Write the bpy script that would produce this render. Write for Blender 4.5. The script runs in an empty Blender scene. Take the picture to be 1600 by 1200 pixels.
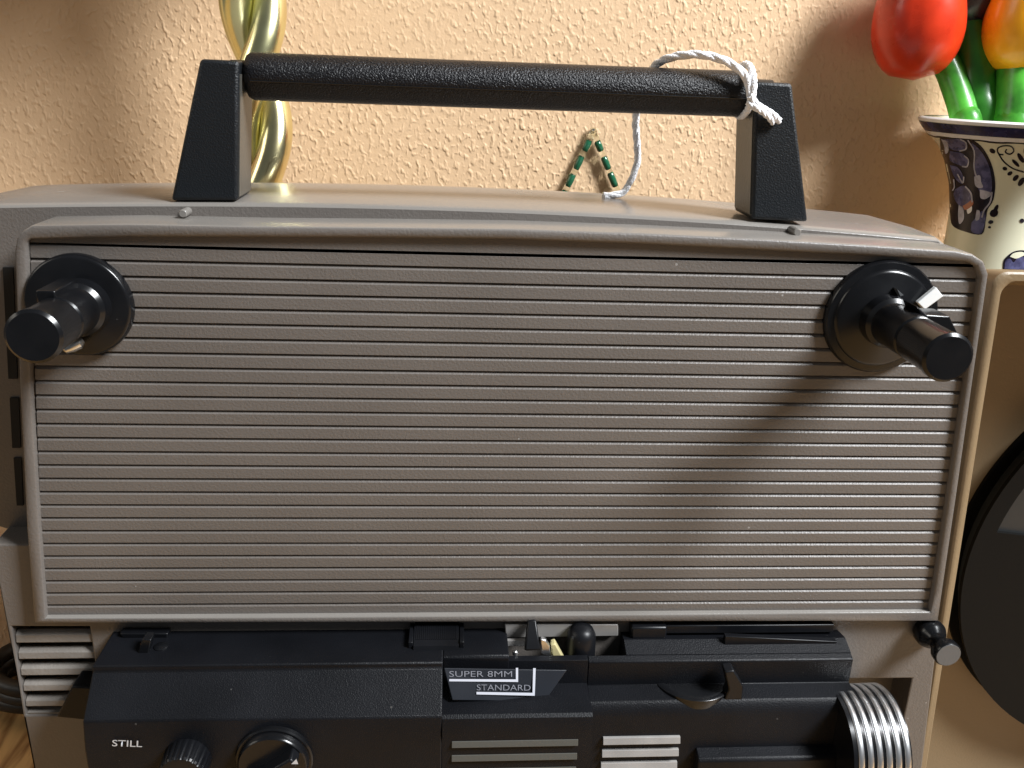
import bpy, bmesh, math, random
from mathutils import Vector, Matrix
random.seed(7)
scene = bpy.context.scene
C = scene.collection

# ------------------------------------------------------------------ camera
F, D, TZ = 1350.0, 235.0, 331.0        # focal length in photo pixels, camera distance to the ribbed panel (mm), table depth below camera
dy = Vector((-90, 490, 1350)).normalized()
dx = Vector((19030, -234, 1350)); dx = (dx - dx.dot(dy) * dy).normalized()
dz = dx.cross(dy)
if dz.y < 0: dz = -dz
cam_d = bpy.data.cameras.new('camera'); cam = bpy.data.objects.new('camera', cam_d); C.objects.link(cam)
R3 = Matrix((dx, dy, dz))              # rows: world axes in (right, up, forward)
right, up, fwd = R3.col[0], R3.col[1], R3.col[2]
m = Matrix.Identity(4)
for i in range(3):
    m[i][0], m[i][1], m[i][2] = right[i], up[i], -fwd[i]
m[1][3] = -D / 1000; m[2][3] = TZ / 1000
cam.matrix_world = m
cam_d.sensor_width = 36; cam_d.lens = 36 * F / 1600
cam_d.clip_start = 0.01; cam_d.clip_end = 50
scene.camera = cam

# ------------------------------------------------------------------ light
w = bpy.data.worlds.new('World'); scene.world = w; w.use_nodes = True
bg = w.node_tree.nodes['Background']; bg.inputs[0].default_value = (0.86, 0.93, 1.0, 1); bg.inputs[1].default_value = 0.10
LD = Vector((0.62, -0.36, 0.70)).normalized()
def area(name, pos, target, sx, sy, power, col):
    d = bpy.data.lights.new(name, 'AREA'); d.shape = 'RECTANGLE'; d.size = sx; d.size_y = sy; d.energy = power; d.color = col
    o = bpy.data.objects.new(name, d); C.objects.link(o); o.location = pos
    o.rotation_euler = (Vector(target) - Vector(pos)).to_track_quat('-Z', 'Y').to_euler()
    return o
tgt = Vector((0.03, 0.02, 0.25))
area('window_light', tgt + LD * 1.7, tgt, 0.42, 0.54, 70, (0.95, 0.975, 1.0))
area('left_fill_light', (-2.2, -0.5, 1.3), (-0.2, 0.1, 0.1), 0.9, 0.9, 8, (1.0, 0.93, 0.82))  # added weak warm fill from the left, no known window there
scene.view_settings.view_transform = 'Standard'; scene.view_settings.look = 'None'
scene.view_settings.exposure = 0.0; scene.view_settings.gamma = 1.0
scene.view_settings.use_curve_mapping = False
scene.render.engine = 'CYCLES'

# ------------------------------------------------------------------ helpers
def P(px, py, y=0.0):
    """photo pixel -> point (mm, camera at x=0 y=-D z=0) on the real plane y = const"""
    v = Vector((px - 800, 600 - py, F)); wv = R3 @ v
    t = (y + D) / wv.y
    return Vector((wv.x * t, y, wv.z * t))
def Ray(px, py):
    return (R3 @ Vector((px - 800, 600 - py, F))).normalized()
V = Vector

def thing(name, label, cat, base, group=None):
    o = bpy.data.objects.new(name, None); C.objects.link(o); o.empty_display_size = 0.01
    o.location = (base[0] / 1000, base[1] / 1000, (base[2] + TZ) / 1000)
    o['label'] = label; o['category'] = cat
    if group: o['group'] = group
    return o
def base_of(p):
    b = Vector((0, 0, 0))
    while p is not None:
        b += p.location; p = p.parent
    return b
def obj(name, bm, m, parent=None, bevel=0, seg=2, smooth=35, sub=0):
    me = bpy.data.meshes.new(name)
    bmesh.ops.remove_doubles(bm, verts=bm.verts, dist=1e-4)
    bmesh.ops.recalc_face_normals(bm, faces=bm.faces)
    b = base_of(parent)
    for v in bm.verts:
        v.co = Vector((v.co.x / 1000, v.co.y / 1000, (v.co.z + TZ) / 1000)) - b
    bm.to_mesh(me); bm.free()
    o = bpy.data.objects.new(name, me); C.objects.link(o); o.parent = parent
    me.materials.append(M[m])
    if smooth:
        for p in me.polygons: p.use_smooth = True
        me.set_sharp_from_angle(angle=math.radians(smooth))
    if bevel:
        md = o.modifiers.new('bevel', 'BEVEL'); md.width = bevel / 1000; md.segments = seg; md.limit_method = 'ANGLE'
        md.angle_limit = math.radians(28); md.harden_normals = False
    if sub:
        md = o.modifiers.new('sub', 'SUBSURF'); md.levels = sub; md.render_levels = sub
    return o
def tag(o, label, cat, group=None):
    o['label'] = label; o['category'] = cat
    if group: o['group'] = group
    return o
def NB(): return bmesh.new()
def ring(bm, pts): return [bm.verts.new(p) for p in pts]
def bridge(bm, a, b, closed=True):
    n = len(a)
    for i in range(n if closed else n - 1):
        j = (i + 1) % n
        try: bm.faces.new((a[i], a[j], b[j], b[i]))
        except ValueError: pass
def prism(bm, xz, y0, y1, shift=(0, 0)):
    """outline in (x,z) extruded straight along y"""
    a = ring(bm, [V((p[0], y0, p[1])) for p in xz]); b = ring(bm, [V((p[0] + shift[0], y1, p[1] + shift[1])) for p in xz])
    bm.faces.new(a); bm.faces.new(b[::-1]); bridge(bm, a, b)
def pxz(px, y): return [(lambda q: (q.x, q.z))(P(p[0], p[1], y)) for p in px]
def prism_px(bm, px, y0, y1): prism(bm, pxz(px, y0), y0, y1)
def box(bm, x0, x1, y0, y1, z0, z1): prism(bm, [(x0, z0), (x1, z0), (x1, z1), (x0, z1)], y0, y1)
def extrude_x(bm, yz, x0, x1):
    a = ring(bm, [V((x0, p[0], p[1])) for p in yz]); b = ring(bm, [V((x1, p[0], p[1])) for p in yz])
    bm.faces.new(a); bm.faces.new(b[::-1]); bridge(bm, a, b)
def frame_for(d):
    d = d.normalized(); u = V((0, 0, 1)) if abs(d.z) < .9 else V((1, 0, 0))
    u = (u - u.dot(d) * d).normalized(); return d, u, d.cross(u)
def lathe(bm, org, axis, prof, n=40, mod=None, a0=0.0):
    """profile list of (distance along axis, radius)"""
    d, u, v = frame_for(axis); prev = None
    for k, (h, r) in enumerate(prof):
        if r <= 1e-6: cur = [bm.verts.new(org + d * h)]
        else:
            cur = []
            for i in range(n):
                a = a0 + 2 * math.pi * i / n; rr = r * (mod(a, k) if mod else 1)
                cur.append(bm.verts.new(org + d * h + (u * math.cos(a) + v * math.sin(a)) * rr))
        if prev is not None:
            if len(prev) == 1 and len(cur) > 1:
                for i in range(n): bm.faces.new((prev[0], cur[i], cur[(i + 1) % n]))
            elif len(cur) == 1 and len(prev) > 1:
                for i in range(n): bm.faces.new((cur[0], prev[(i + 1) % n], prev[i]))
            elif len(cur) > 1: bridge(bm, prev, cur)
        prev = cur
def catmull(pts, k=8):
    pts = [V(p) for p in pts]; out = []
    q = [2 * pts[0] - pts[1]] + pts + [2 * pts[-1] - pts[-2]]
    for i in range(1, len(q) - 2):
        p0, p1, p2, p3 = q[i - 1:i + 3]
        for j in range(k):
            t = j / k
            out.append(0.5 * ((2 * p1) + (p2 - p0) * t + (2 * p0 - 5 * p1 + 4 * p2 - p3) * t * t + (3 * p1 - p0 - 3 * p2 + p3) * t ** 3))
    out.append(pts[-1]); return out
def tube(bm, pts, rad, n=10, caps=True):
    pts = [V(p) for p in pts]; N = len(pts); rf = rad if callable(rad) else (lambda t: rad)
    t0 = (pts[1] - pts[0]).normalized(); _, u, v = frame_for(t0); prev = None
    for i, p in enumerate(pts):
        t = (pts[min(i + 1, N - 1)] - pts[max(i - 1, 0)]).normalized()
        u = (u - u.dot(t) * t).normalized(); v = t.cross(u); r = rf(i / (N - 1))
        cur = ring(bm, [p + (u * math.cos(2 * math.pi * k / n) + v * math.sin(2 * math.pi * k / n)) * r for k in range(n)])
        if prev: bridge(bm, prev, cur)
        elif caps: bm.faces.new(cur[::-1])
        prev = cur
    if caps: bm.faces.new(prev)
def plate_holes(bm, outer, holes, y0, y1):
    """flat plate in xz with through holes, from y0 to y1"""
    for y in (y0, y1):
        es = []
        for loop in [outer] + holes:
            vs = ring(bm, [V((p[0], y, p[1])) for p in loop])
            es += [bm.edges.new((vs[i], vs[(i + 1) % len(vs)])) for i in range(len(vs))]
        bmesh.ops.triangle_fill(bm, use_beauty=True, use_dissolve=False, edges=es)
    for loop in [outer] + holes:
        a = ring(bm, [V((p[0], y0, p[1])) for p in loop]); b = ring(bm, [V((p[0], y1, p[1])) for p in loop]); bridge(bm, a, b)

# ------------------------------------------------------------------ materials
M = {}
DUSTY = {'taupe': .30, 'taupe_smooth_lit': .45, 'black_grain': .05, 'black_smooth': .06, 'black_gloss': .05, 'black_leather': .05}
def mat(name, col, rough=0.5, metal=0.0, bump=None, spec=0.5, var=None, coat=0, trans=0, sheen=0, sss=0):
    mt = bpy.data.materials.new(name); mt.use_nodes = True; nt = mt.node_tree; b = nt.nodes['Principled BSDF']
    b.inputs['Base Color'].default_value = (*col, 1); b.inputs['Roughness'].default_value = rough
    b.inputs['Metallic'].default_value = metal; b.inputs['Specular IOR Level'].default_value = spec
    b.inputs['Coat Weight'].default_value = coat; b.inputs['Transmission Weight'].default_value = trans
    tc = nt.nodes.new('ShaderNodeTexCoord')
    if var:                                     # (scale, amount, [tint])
        n = nt.nodes.new('ShaderNodeTexNoise'); n.inputs['Scale'].default_value = var[0]; n.inputs['Detail'].default_value = 6
        nt.links.new(tc.outputs['Object'], n.inputs['Vector'])
        r = nt.nodes.new('ShaderNodeValToRGB'); nt.links.new(n.outputs['Fac'], r.inputs['Fac'])
        r.color_ramp.elements[0].position = .3; r.color_ramp.elements[1].position = .7
        a = var[1]; t = var[2] if len(var) > 2 else col
        r.color_ramp.elements[0].color = (*[c * (1 - a) for c in t], 1); r.color_ramp.elements[1].color = (*[min(1, c * (1 + a)) for c in col], 1)
        nt.links.new(r.outputs['Color'], b.inputs['Base Color'])
        rr = nt.nodes.new('ShaderNodeMapRange'); rr.inputs['To Min'].default_value = max(.02, rough - .08); rr.inputs['To Max'].default_value = min(1, rough + .1)
        nt.links.new(n.outputs['Fac'], rr.inputs['Value']); nt.links.new(rr.outputs['Result'], b.inputs['Roughness'])
    if name in DUSTY:                           # sparse dust specks and nicks
        vo = nt.nodes.new('ShaderNodeTexVoronoi'); vo.inputs['Scale'].default_value = 190; nt.links.new(tc.outputs['Object'], vo.inputs['Vector'])
        sx = nt.nodes.new('ShaderNodeSeparateColor'); nt.links.new(vo.outputs['Color'], sx.inputs['Color'])
        th = nt.nodes.new('ShaderNodeMapRange'); th.inputs['From Min'].default_value = .80; th.inputs['From Max'].default_value = 1.0; th.inputs['To Max'].default_value = .075; nt.links.new(sx.outputs['Red'], th.inputs['Value'])
        lt = nt.nodes.new('ShaderNodeMath'); lt.operation = 'LESS_THAN'; nt.links.new(vo.outputs['Distance'], lt.inputs[0]); nt.links.new(th.outputs['Result'], lt.inputs[1])
        mx = nt.nodes.new('ShaderNodeMix'); mx.data_type = 'RGBA'; nt.links.new(lt.outputs['Value'], mx.inputs['Factor'])
        src = b.inputs['Base Color'].links[0].from_socket if b.inputs['Base Color'].links else None
        if src: nt.links.new(src, mx.inputs['A'])
        else: mx.inputs['A'].default_value = (*col, 1)
        d_ = DUSTY[name]; mx.inputs['B'].default_value = (d_, d_ * .98, d_ * .95, 1); nt.links.new(mx.outputs['Result'], b.inputs['Base Color'])
    if bump:                                    # list of (kind, scale, strength, distance_mm)
        prev = None
        for kind, sc, st, di in bump:
            if kind == 'noise':
                n = nt.nodes.new('ShaderNodeTexNoise'); n.inputs['Detail'].default_value = 3; out = n.outputs['Fac']
            else:
                n = nt.nodes.new('ShaderNodeTexVoronoi'); out = n.outputs['Distance']
            n.inputs['Scale'].default_value = sc; nt.links.new(tc.outputs['Object'], n.inputs['Vector'])
            bp = nt.nodes.new('ShaderNodeBump'); bp.inputs['Strength'].default_value = st; bp.inputs['Distance'].default_value = di / 1000
            nt.links.new(out, bp.inputs['Height'])
            if prev: nt.links.new(prev.outputs['Normal'], bp.inputs['Normal'])
            prev = bp
        nt.links.new(prev.outputs['Normal'], b.inputs['Normal'])
    M[name] = mt; return mt, nt, b, tc
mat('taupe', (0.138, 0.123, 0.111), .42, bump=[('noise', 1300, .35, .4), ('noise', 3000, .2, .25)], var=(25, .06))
mat('taupe_smooth_lit', (0.20, 0.186, 0.170), .23, bump=[('noise', 1400, .25, .2)], var=(30, .06))  # smoother taupe, base colour lightened as if lit from above
mat('louver', (0.20, 0.18, 0.16), .5, bump=[('noise', 1200, .4, .4)], var=(90, .15))
mat('black_grain', (0.005, 0.0055, 0.0072), .42, spec=.22, bump=[('noise', 2600, .4, .35)], var=(40, .25))
mat('black_smooth', (0.005, 0.0054, 0.0068), .34, spec=.3, bump=[('noise', 700, .08, .2)], var=(60, .3))
mat('black_gloss', (0.0055, 0.0058, 0.0068), .22, spec=.38, bump=[('noise', 350, .04, .3)], var=(120, .2))
mat('black_leather', (0.006, 0.006, 0.0075), .32, spec=.34, bump=[('noise', 1900, .6, .7)])
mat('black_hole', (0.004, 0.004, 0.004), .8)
mat('leather_leg', (0.007, 0.0088, 0.011), .42, spec=.4, bump=[('noise', 2000, .5, .45)])
mat('leg_inner', (0.075, 0.073, 0.064), .38, bump=[('noise', 900, .2, .3)])
mat('grey_cap', (0.10, 0.105, 0.11), .38, bump=[('noise', 1200, .2, .2)])
mat('chrome', (0.93, 0.94, 0.95), .30, metal=1, bump=[('noise', 300, .05, .2)])
mat('steel', (0.62, 0.62, 0.60), .3, metal=1)
mat('pale_metal', (0.34, 0.325, 0.31), .45, metal=.3, var=(90, .12))
mat('yellow_plastic', (0.52, 0.46, 0.24), .4)
mat('brass', (1.0, 0.86, 0.48), .22, metal=1, bump=[('noise', 40, .08, 1)], var=(45, .16))
mat('white_print', (0.55, 0.56, 0.58), .5)
mat('grey_print', (0.17, 0.175, 0.20), .5)
mat('line_print', (0.46, 0.47, 0.52), .5)
mat('plate', (0.016, 0.018, 0.023), .28, bump=[('noise', 900, .05, .1)], var=(50, .15))
mat('paper', (0.86, 0.88, 0.88), .5)
mat('string', (0.93, 0.93, 0.95), .85, bump=[('noise', 1800, .7, .8)])
mat('lid', (0.235, 0.170, 0.098), .42, bump=[('noise', 900, .3, .3)], var=(18, .08))
mat('reel_black', (0.005, 0.005, 0.0048), .6, spec=.12, bump=[('noise', 500, .1, .2)])
mat('reel_film', (0.028, 0.030, 0.031), .4, spec=.3)
mat('cream', (0.74, 0.74, 0.56), .10, bump=[('noise', 60, .04, .6)], var=(20, .05), coat=.4)
mat('glaze_white', (0.80, 0.80, 0.80), .12, coat=.4)
mat('navy', (0.020, 0.024, 0.085), .26, var=(160, .5, (0.012, 0.014, 0.05)))
mat('navy_dark', (0.006, 0.006, 0.016), .26)
mat('slate_blue', (0.085, 0.09, 0.19), .26, var=(220, .45, (0.05, 0.05, 0.12)))
mat('pale_blue', (0.40, 0.40, 0.47), .26, var=(260, .3))
mat('rust', (0.36, 0.13, 0.07), .2, coat=.3)
mat('tulip_red', (0.66, 0.042, 0.010), .27, var=(60, .2, (0.60, 0.03, 0.008)), coat=.12, bump=[('noise', 70, .12, 1.2)])
mat('tulip_black', (0.010, 0.009, 0.016), .27, coat=.12, bump=[('noise', 70, .12, 1.2)])
mat('tulip_yellow', (0.86, 0.40, 0.010), .27, var=(60, .12, (0.82, 0.33, 0.01)), coat=.12, bump=[('noise', 70, .12, 1.2)])
mat('green', (0.07, 0.36, 0.035), .34, var=(70, .45, (0.03, 0.20, 0.02)), coat=.08, bump=[('noise', 90, .15, 1.0)])
mat('green_deep', (0.025, 0.17, 0.015), .34, var=(70, .4), coat=.08, bump=[('noise', 90, .15, 1.0)])
mat('cord', (0.010, 0.009, 0.008), .45)
mat('added_shade', (0.62, 0.50, 0.33), .8, var=(200, .08))
# clear and green glass of the ornament
def glass(name, col):
    mt, nt, b, tc = mat(name, col, .05, trans=1.0); b.inputs['IOR'].default_value = 1.25
glass('glass_clear', (0.86, 0.88, 0.80)); 
mat('glass_green', (0.015, 0.11, 0.055), .08, coat=.5)
# wall plaster: warm paint over a sprayed orange-peel texture
mt, nt, b, tc = mat('plaster', (0.745, 0.515, 0.31), .6, var=(5, .03))
def lk(a, c): nt.links.new(a, c)
mp = nt.nodes.new('ShaderNodeMapping'); mp.inputs['Rotation'].default_value = (0, math.radians(25), 0); mp.inputs['Scale'].default_value = (1.0, 1.0, .72); lk(tc.outputs['Object'], mp.inputs['Vector'])
n1 = nt.nodes.new('ShaderNodeTexNoise'); n1.inputs['Scale'].default_value = 400; n1.inputs['Detail'].default_value = 1.2; n1.inputs['Roughness'].default_value = .45; n1.inputs['Distortion'].default_value = .25; lk(mp.outputs['Vector'], n1.inputs['Vector'])
rp = nt.nodes.new('ShaderNodeValToRGB'); rp.color_ramp.elements[0].position = .46; rp.color_ramp.elements[1].position = .80; rp.color_ramp.interpolation = 'EASE'; lk(n1.outputs['Fac'], rp.inputs['Fac'])
n2 = nt.nodes.new('ShaderNodeTexNoise'); n2.inputs['Scale'].default_value = 900; n2.inputs['Detail'].default_value = 2; lk(tc.outputs['Object'], n2.inputs['Vector'])
b1 = nt.nodes.new('ShaderNodeBump'); b1.inputs['Strength'].default_value = .5; b1.inputs['Distance'].default_value = .0010; lk(rp.outputs['Color'], b1.inputs['Height'])
n3 = nt.nodes.new('ShaderNodeTexNoise'); n3.inputs['Scale'].default_value = 22; n3.inputs['Detail'].default_value = 3; lk(tc.outputs['Object'], n3.inputs['Vector'])
mr = nt.nodes.new('ShaderNodeMapRange'); mr.inputs['From Min'].default_value = .3; mr.inputs['From Max'].default_value = .7; mr.inputs['To Min'].default_value = .22; mr.inputs['To Max'].default_value = .58; lk(n3.outputs['Fac'], mr.inputs['Value']); lk(mr.outputs['Result'], b1.inputs['Strength'])
b2 = nt.nodes.new('ShaderNodeBump'); b2.inputs['Strength'].default_value = .2; b2.inputs['Distance'].default_value = .0006; lk(n2.outputs['Fac'], b2.inputs['Height']); lk(b1.outputs['Normal'], b2.inputs['Normal'])
lk(b2.outputs['Normal'], b.inputs['Normal'])
# wooden table
mt, nt, b, tc = mat('wood', (0.5, 0.3, 0.12), .4)
mp = nt.nodes.new('ShaderNodeMapping'); mp.inputs['Scale'].default_value = (30, 4, 4); mp.inputs['Rotation'].default_value = (0, 0, math.radians(60)); lk(tc.outputs['Object'], mp.inputs['Vector'])
wv = nt.nodes.new('ShaderNodeTexNoise'); wv.inputs['Scale'].default_value = 3; wv.inputs['Detail'].default_value = 5; wv.inputs['Distortion'].default_value = 1.2; lk(mp.outputs['Vector'], wv.inputs['Vector'])
rp = nt.nodes.new('ShaderNodeValToRGB'); rp.color_ramp.elements[0].color = (.22, .105, .035, 1); rp.color_ramp.elements[1].color = (.60, .38, .16, 1)
rp.color_ramp.elements[0].position = .36; rp.color_ramp.elements[1].position = .58; lk(wv.outputs['Fac'], rp.inputs['Fac']); lk(rp.outputs['Color'], b.inputs['Base Color'])

# ------------------------------------------------------------------ setting
WALL = 205.0
bm = NB(); box(bm, -900, 900, WALL, WALL + 60, -TZ, 700)
o = obj('wall', bm, 'plaster', smooth=0); o['kind'] = 'structure'
bm = NB(); box(bm, -900, 900, -520, WALL - .5, -TZ - 30, -TZ)
o = obj('table_top', bm, 'wood', bevel=2); o['kind'] = 'structure'

# ------------------------------------------------------------------ film projector
PJ = thing('film_projector', 'taupe plastic film projector with ribbed front, black handle and reel spindles', 'projector', (10, 50, -TZ))
def arch(x): return -0.00021 * (x + 15) ** 2

# main housing behind the front cover, its top gently crowned
bm = NB()
def body_loop(y, drop, inset):
    xl, xr = -147 + inset, 156 - inset; pts = []
    n = 26
    for i in range(n + 1):
        x = xl + (xr - xl) * i / n
        z = -36.4 + arch(x) - drop
        e = min(x - xl, xr - x); rr = 12
        if e < rr: z -= rr * .55 * (1 - math.sqrt(max(0, 1 - ((rr - e) / rr) ** 2)))
        pts.append(V((x, y, z)))
    fl = (300 - 36) * .07
    pts += [V((xr + .07 * 130, y, -170)), V((xr + .07 * 130, y, -322)), V((-137 + inset, y, -322)), V((-137 + inset, y, -140)), V((xl, y, -136))]
    return pts
secs = [(13.0, 1.1, 0), (13.6, .4, 0), (15.5, 0, 0), (30, -.3, 0), (60, .6, 0), (85, 3.2, .5), (100, 5.8, 1), (109, 8.5, 2.5), (114, 14, 5)]
prev = None
for s in secs:
    cur = ring(bm, body_loop(*s))
    if prev: bridge(bm, prev, cur)
    else: bm.faces.new(cur)
    prev = cur
bm.faces.new(prev[::-1])
body = obj('housing', bm, 'taupe', PJ, smooth=40)
def lighten_top(o, ymax=1e9):                           # upper faces smoother, their colour lightened to carry top light; the rest is grained
    o.data.materials.append(M['taupe_smooth_lit'])
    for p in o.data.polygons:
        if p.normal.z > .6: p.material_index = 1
lighten_top(body)
# cooling slots of the recessed left flank
for pz in ([(4, 418), (20, 418), (27, 592), (13, 592)], [(15, 622), (29, 622), (32, 700), (19, 700)], [(21, 716), (33, 716), (36, 790), (26, 790)]):
    bm = NB(); prism_px(bm, pz, 12.4, 13.2); obj('side_slot', bm, 'black_hole', body, smooth=0)

# front cover: a proud rounded rim round the recessed ribbed field
RY = -1.8
outer_px = [(53, 974), (42, 833), (31, 621), (22, 394), (25, 374), (34, 361), (50, 352), (200, 350), (400, 354), (600, 355.5), (800, 358), (1000, 364.5), (1200, 374), (1350, 382.5), (1495, 392.5), (1521, 397.5), (1538, 409), (1545, 428), (1520, 600), (1494.5, 780), (1473, 925), (1466, 971), (1100, 972), (760, 973), (400, 974)]
inner_px = [(71, 966), (60, 817), (48, 621), (41, 394), (41.5, 382), (43, 377), (48, 374), (200, 370), (400, 370.5), (600, 371.5), (800, 374), (1000, 381), (1200, 391), (1350, 399), (1480, 406), (1511, 409), (1526, 416.5), (1532, 434), (1508, 606), (1482, 780), (1460, 922), (1454, 957), (1100, 959), (760, 961.5), (400, 964)]
bm = NB()
of = [P(a, b_, RY) for a, b_ in outer_px]; inn = [P(a, b_, RY) for a, b_ in inner_px]
rb = ring(bm, [V((p.x, 13.2, p.z)) for p in of])
def toward(a, b_, mm): return a + (b_ - a).normalized() * mm
r0 = ring(bm, [V((p.x, RY + .9, p.z)) for p in of])
r1 = ring(bm, [V((toward(p, q, .2).x, RY + .25, toward(p, q, .2).z)) for p, q in zip(of, inn)])
r2 = ring(bm, [toward(p, q, .6) for p, q in zip(of, inn)])
r3 = ring(bm, [toward(q, p, .5) for p, q in zip(of, inn)])
r4 = ring(bm, [V((q.x, RY + .5, q.z)) for q in inn])
r5 = ring(bm, [V((q.x, 1.6, q.z)) for q in inn])
for a, b_ in ((rb, r0), (r0, r1), (r1, r2), (r2, r3), (r3, r4), (r4, r5)): bridge(bm, a, b_)
bm.faces.new(r5); bm.faces.new(rb[::-1])
cover = obj('front_cover', bm, 'taupe', PJ, smooth=60)
lighten_top(cover)
# ribs, one by one
ZT, ZB, NR = -46.8, -163.4, 27
pitch = (ZT - ZB) / NR
def xl(z): return -111.6 + (z + 46.8) * (12.9 / 116.3) + .25
def xr(z): return 152.2 - (z + 46.8) * (8.6 / 116.3) * 1.0 - .2
def rib_mesh(bm, z0, z1):
    h = z0 - z1
    prof = [(1.55, z0), (.9, z0 - .02), (.12, z0 - .75), (0.0, z0 - .88), (0.0, z1 + .36), (.10, z1 + .26), (.8, z1 + .14), (1.55, z1 + .14)]
    a = ring(bm, [V((xl(z), y, z)) for y, z in prof]); b_ = ring(bm, [V((xr(z), y, z)) for y, z in prof])
    bm.faces.new(a); bm.faces.new(b_[::-1]); bridge(bm, a, b_)
for i in range(NR):
    z0 = ZT - i * pitch; bm = NB(); rib_mesh(bm, z0, z0 - pitch); obj('rib', bm, 'taupe', cover, smooth=20)
# the arched strip above the first rib
bm = NB(); top = [p for p in inner_px[4:18]]
pts = [(P(a, b_, RY).x, P(a, b_, RY).z - .05) for a, b_ in top]
pts = [(xl(ZT), ZT + .05)] + pts + [(xr(ZT), ZT + .05)]
prism(bm, pts, 0.05, 1.55); obj('arched_strip', bm, 'taupe', cover, smooth=0)
# small hinge pips on the ledge above the cover
for px, py in ((288, 335), (1243, 364)):
    q = P(px, py, 9.5); bm = NB(); lathe(bm, V((q.x, 8.2, q.z + .4)), V((0, 1, 0)), [(-.2, 0), (-.2, .9), (.1, 1.15), (5, 1.15), (5, 0)], 14); obj('hinge_pip', bm, 'taupe_smooth_lit', PJ)

# lower housing face with openings for louvres and lens
LY = 2.0
vent = [P(18, 979, LY), P(140, 979, LY), P(160, 1118, LY), P(40, 1118, LY)]
vent = [(p.x, p.z) for p in vent]
lens_h = [(120.0, -191.8), (160.4, -192.0), (162.0, -285), (120.0, -285)]
bm = NB()
plate_holes(bm, [(-137.2, -325), (-137.2, -139), (-125.6, -139), (-126.9, -160), (163.0, -160), (165.8, -172), (173.5, -245), (178, -325)], [vent, lens_h], LY, 14)
low = obj('lower_housing', bm, 'taupe', PJ, smooth=0, bevel=.5)
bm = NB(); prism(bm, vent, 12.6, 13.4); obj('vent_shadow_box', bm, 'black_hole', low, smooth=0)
bm = NB(); prism(bm, lens_h, 12.8, 13.6); obj('lens_well', bm, 'taupe', low, smooth=0)
vy = [980, 1007.5, 1033, 1058.5, 1083, 1107]
for i in range(6):
    a, b_ = vy[i] + 11, (vy[i + 1] if i < 5 else 1117)
    k = (vy[i] - 980) / 127
    zl0, zl1 = P(80, a, LY).z, P(80, b_, LY).z + .25
    x0, x1 = vent[0][0] + (vent[3][0] - vent[0][0]) * k + .1, vent[1][0] + (vent[2][0] - vent[1][0]) * k - .1
    bm = NB(); extrude_x(bm, [(5.2, zl0), (4.6, zl0 + .1), (2.9, zl0 - .9), (2.6, zl1 + .2), (3.0, zl1), (8, zl1 + 1.2), (8, zl1 + 2)], x0, x1)
    obj('louver', bm, 'louver', low, smooth=0, bevel=.25)
# feet
for x in (-120, 160):
    for y in (20, 95):
        bm = NB(); lathe(bm, V((x, y, -TZ)), V((0, 0, 1)), [(0, 0), (0, 8), (8, 9), (12, 9), (12, 0)], 20); obj('rubber_foot', bm, 'black_smooth', PJ)

# carrying handle
HD = 17.0
def leg(px):
    f = pxz(px, 14.0); bm = NB()
    a = ring(bm, [V((p[0], 14.0, p[1])) for p in f]); b_ = ring(bm, [V((p[0], 14.0 + HD, p[1] + (.0))) for p in f])
    bm.faces.new(a); bm.faces.new(b_[::-1]); bridge(bm, a, b_)
    return bm
def post_inner(xf, zt, zb, name_parent):
    bm = NB(); a = ring(bm, [V((xf(zb), 15.2, zb)), V((xf(zb), 29.8, zb)), V((xf(zt), 29.8, zt)), V((xf(zt), 15.2, zt))]); b_ = ring(bm, [v.co + V((name_parent[1], 0, 0)) for v in a])
    bm.faces.new(a); bm.faces.new(b_[::-1]); bridge(bm, a, b_); return obj('inner_face', bm, 'leg_inner', name_parent[0], smooth=0)
hl = obj('handle_post', leg([(266.5, 314), (371, 314), (373, 95), (312, 92)]), 'leather_leg', PJ, bevel=1.0, seg=3)
hr = obj('handle_post', leg([(1174.5, 343), (1263, 347), (1238.5, 130), (1181, 127)]), 'leather_leg', PJ, bevel=1.0, seg=3)
def lerp_x(pa, pb): return lambda z: pa.x + (pb.x - pa.x) * (z - pa.z) / (pb.z - pa.z)
post_inner(lerp_x(P(371, 314, 14), P(373, 95, 14)), -3, -35.5, (hl, .25))
post_inner(lerp_x(P(1174.5, 343, 14), P(1181, 127, 14)), -3, -36.5, (hr, -.25))
ga, gb = P(386, 119, 22), P(1171, 147.5, 22)
bm = NB(); prof = [(0, 0), (0, 4.6), (.5, 5.6), (1.5, 6.15)]
L = (gb - ga).length
prof += [(2 + (L - 4) * i / 24, 6.3) for i in range(25)] + [(L - 1.5, 6.15), (L - .5, 5.6), (L, 4.6), (L, 0)]
lathe(bm, ga, gb - ga, prof, 36)
for v in bm.verts:                                  # flatter underside with a moulded seam
    zc = ga.z + (gb.z - ga.z) * (v.co.x - ga.x) / (gb.x - ga.x); d = v.co.z - zc
    if d < -1.2: v.co.y = 22 + (v.co.y - 22) * .93
grip = obj('grip', bm, 'black_leather', PJ, smooth=50)
bm = NB(); tube(bm, [V((ga.x + 2, 22 - 6.1, ga.z - 1.1)), V((gb.x - 2, 22 - 6.1, gb.z - 1.1))], .28, 8); obj('mould_seam', bm, 'black_gloss', grip)
bm = NB(); lathe(bm, P(374, 119, 22) + V((-2, 0, 0)), gb - ga, [(0, 0), (0, 4.2), (9, 4.2), (9, 0)], 24); obj('handle_neck', bm, 'black_smooth', PJ)
bm = NB(); lathe(bm, gb - V((3, 0, 0)), gb - ga, [(0, 0), (0, 4.2), (9, 4.2), (9, 0)], 24); obj('handle_neck', bm, 'black_smooth', PJ)

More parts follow.
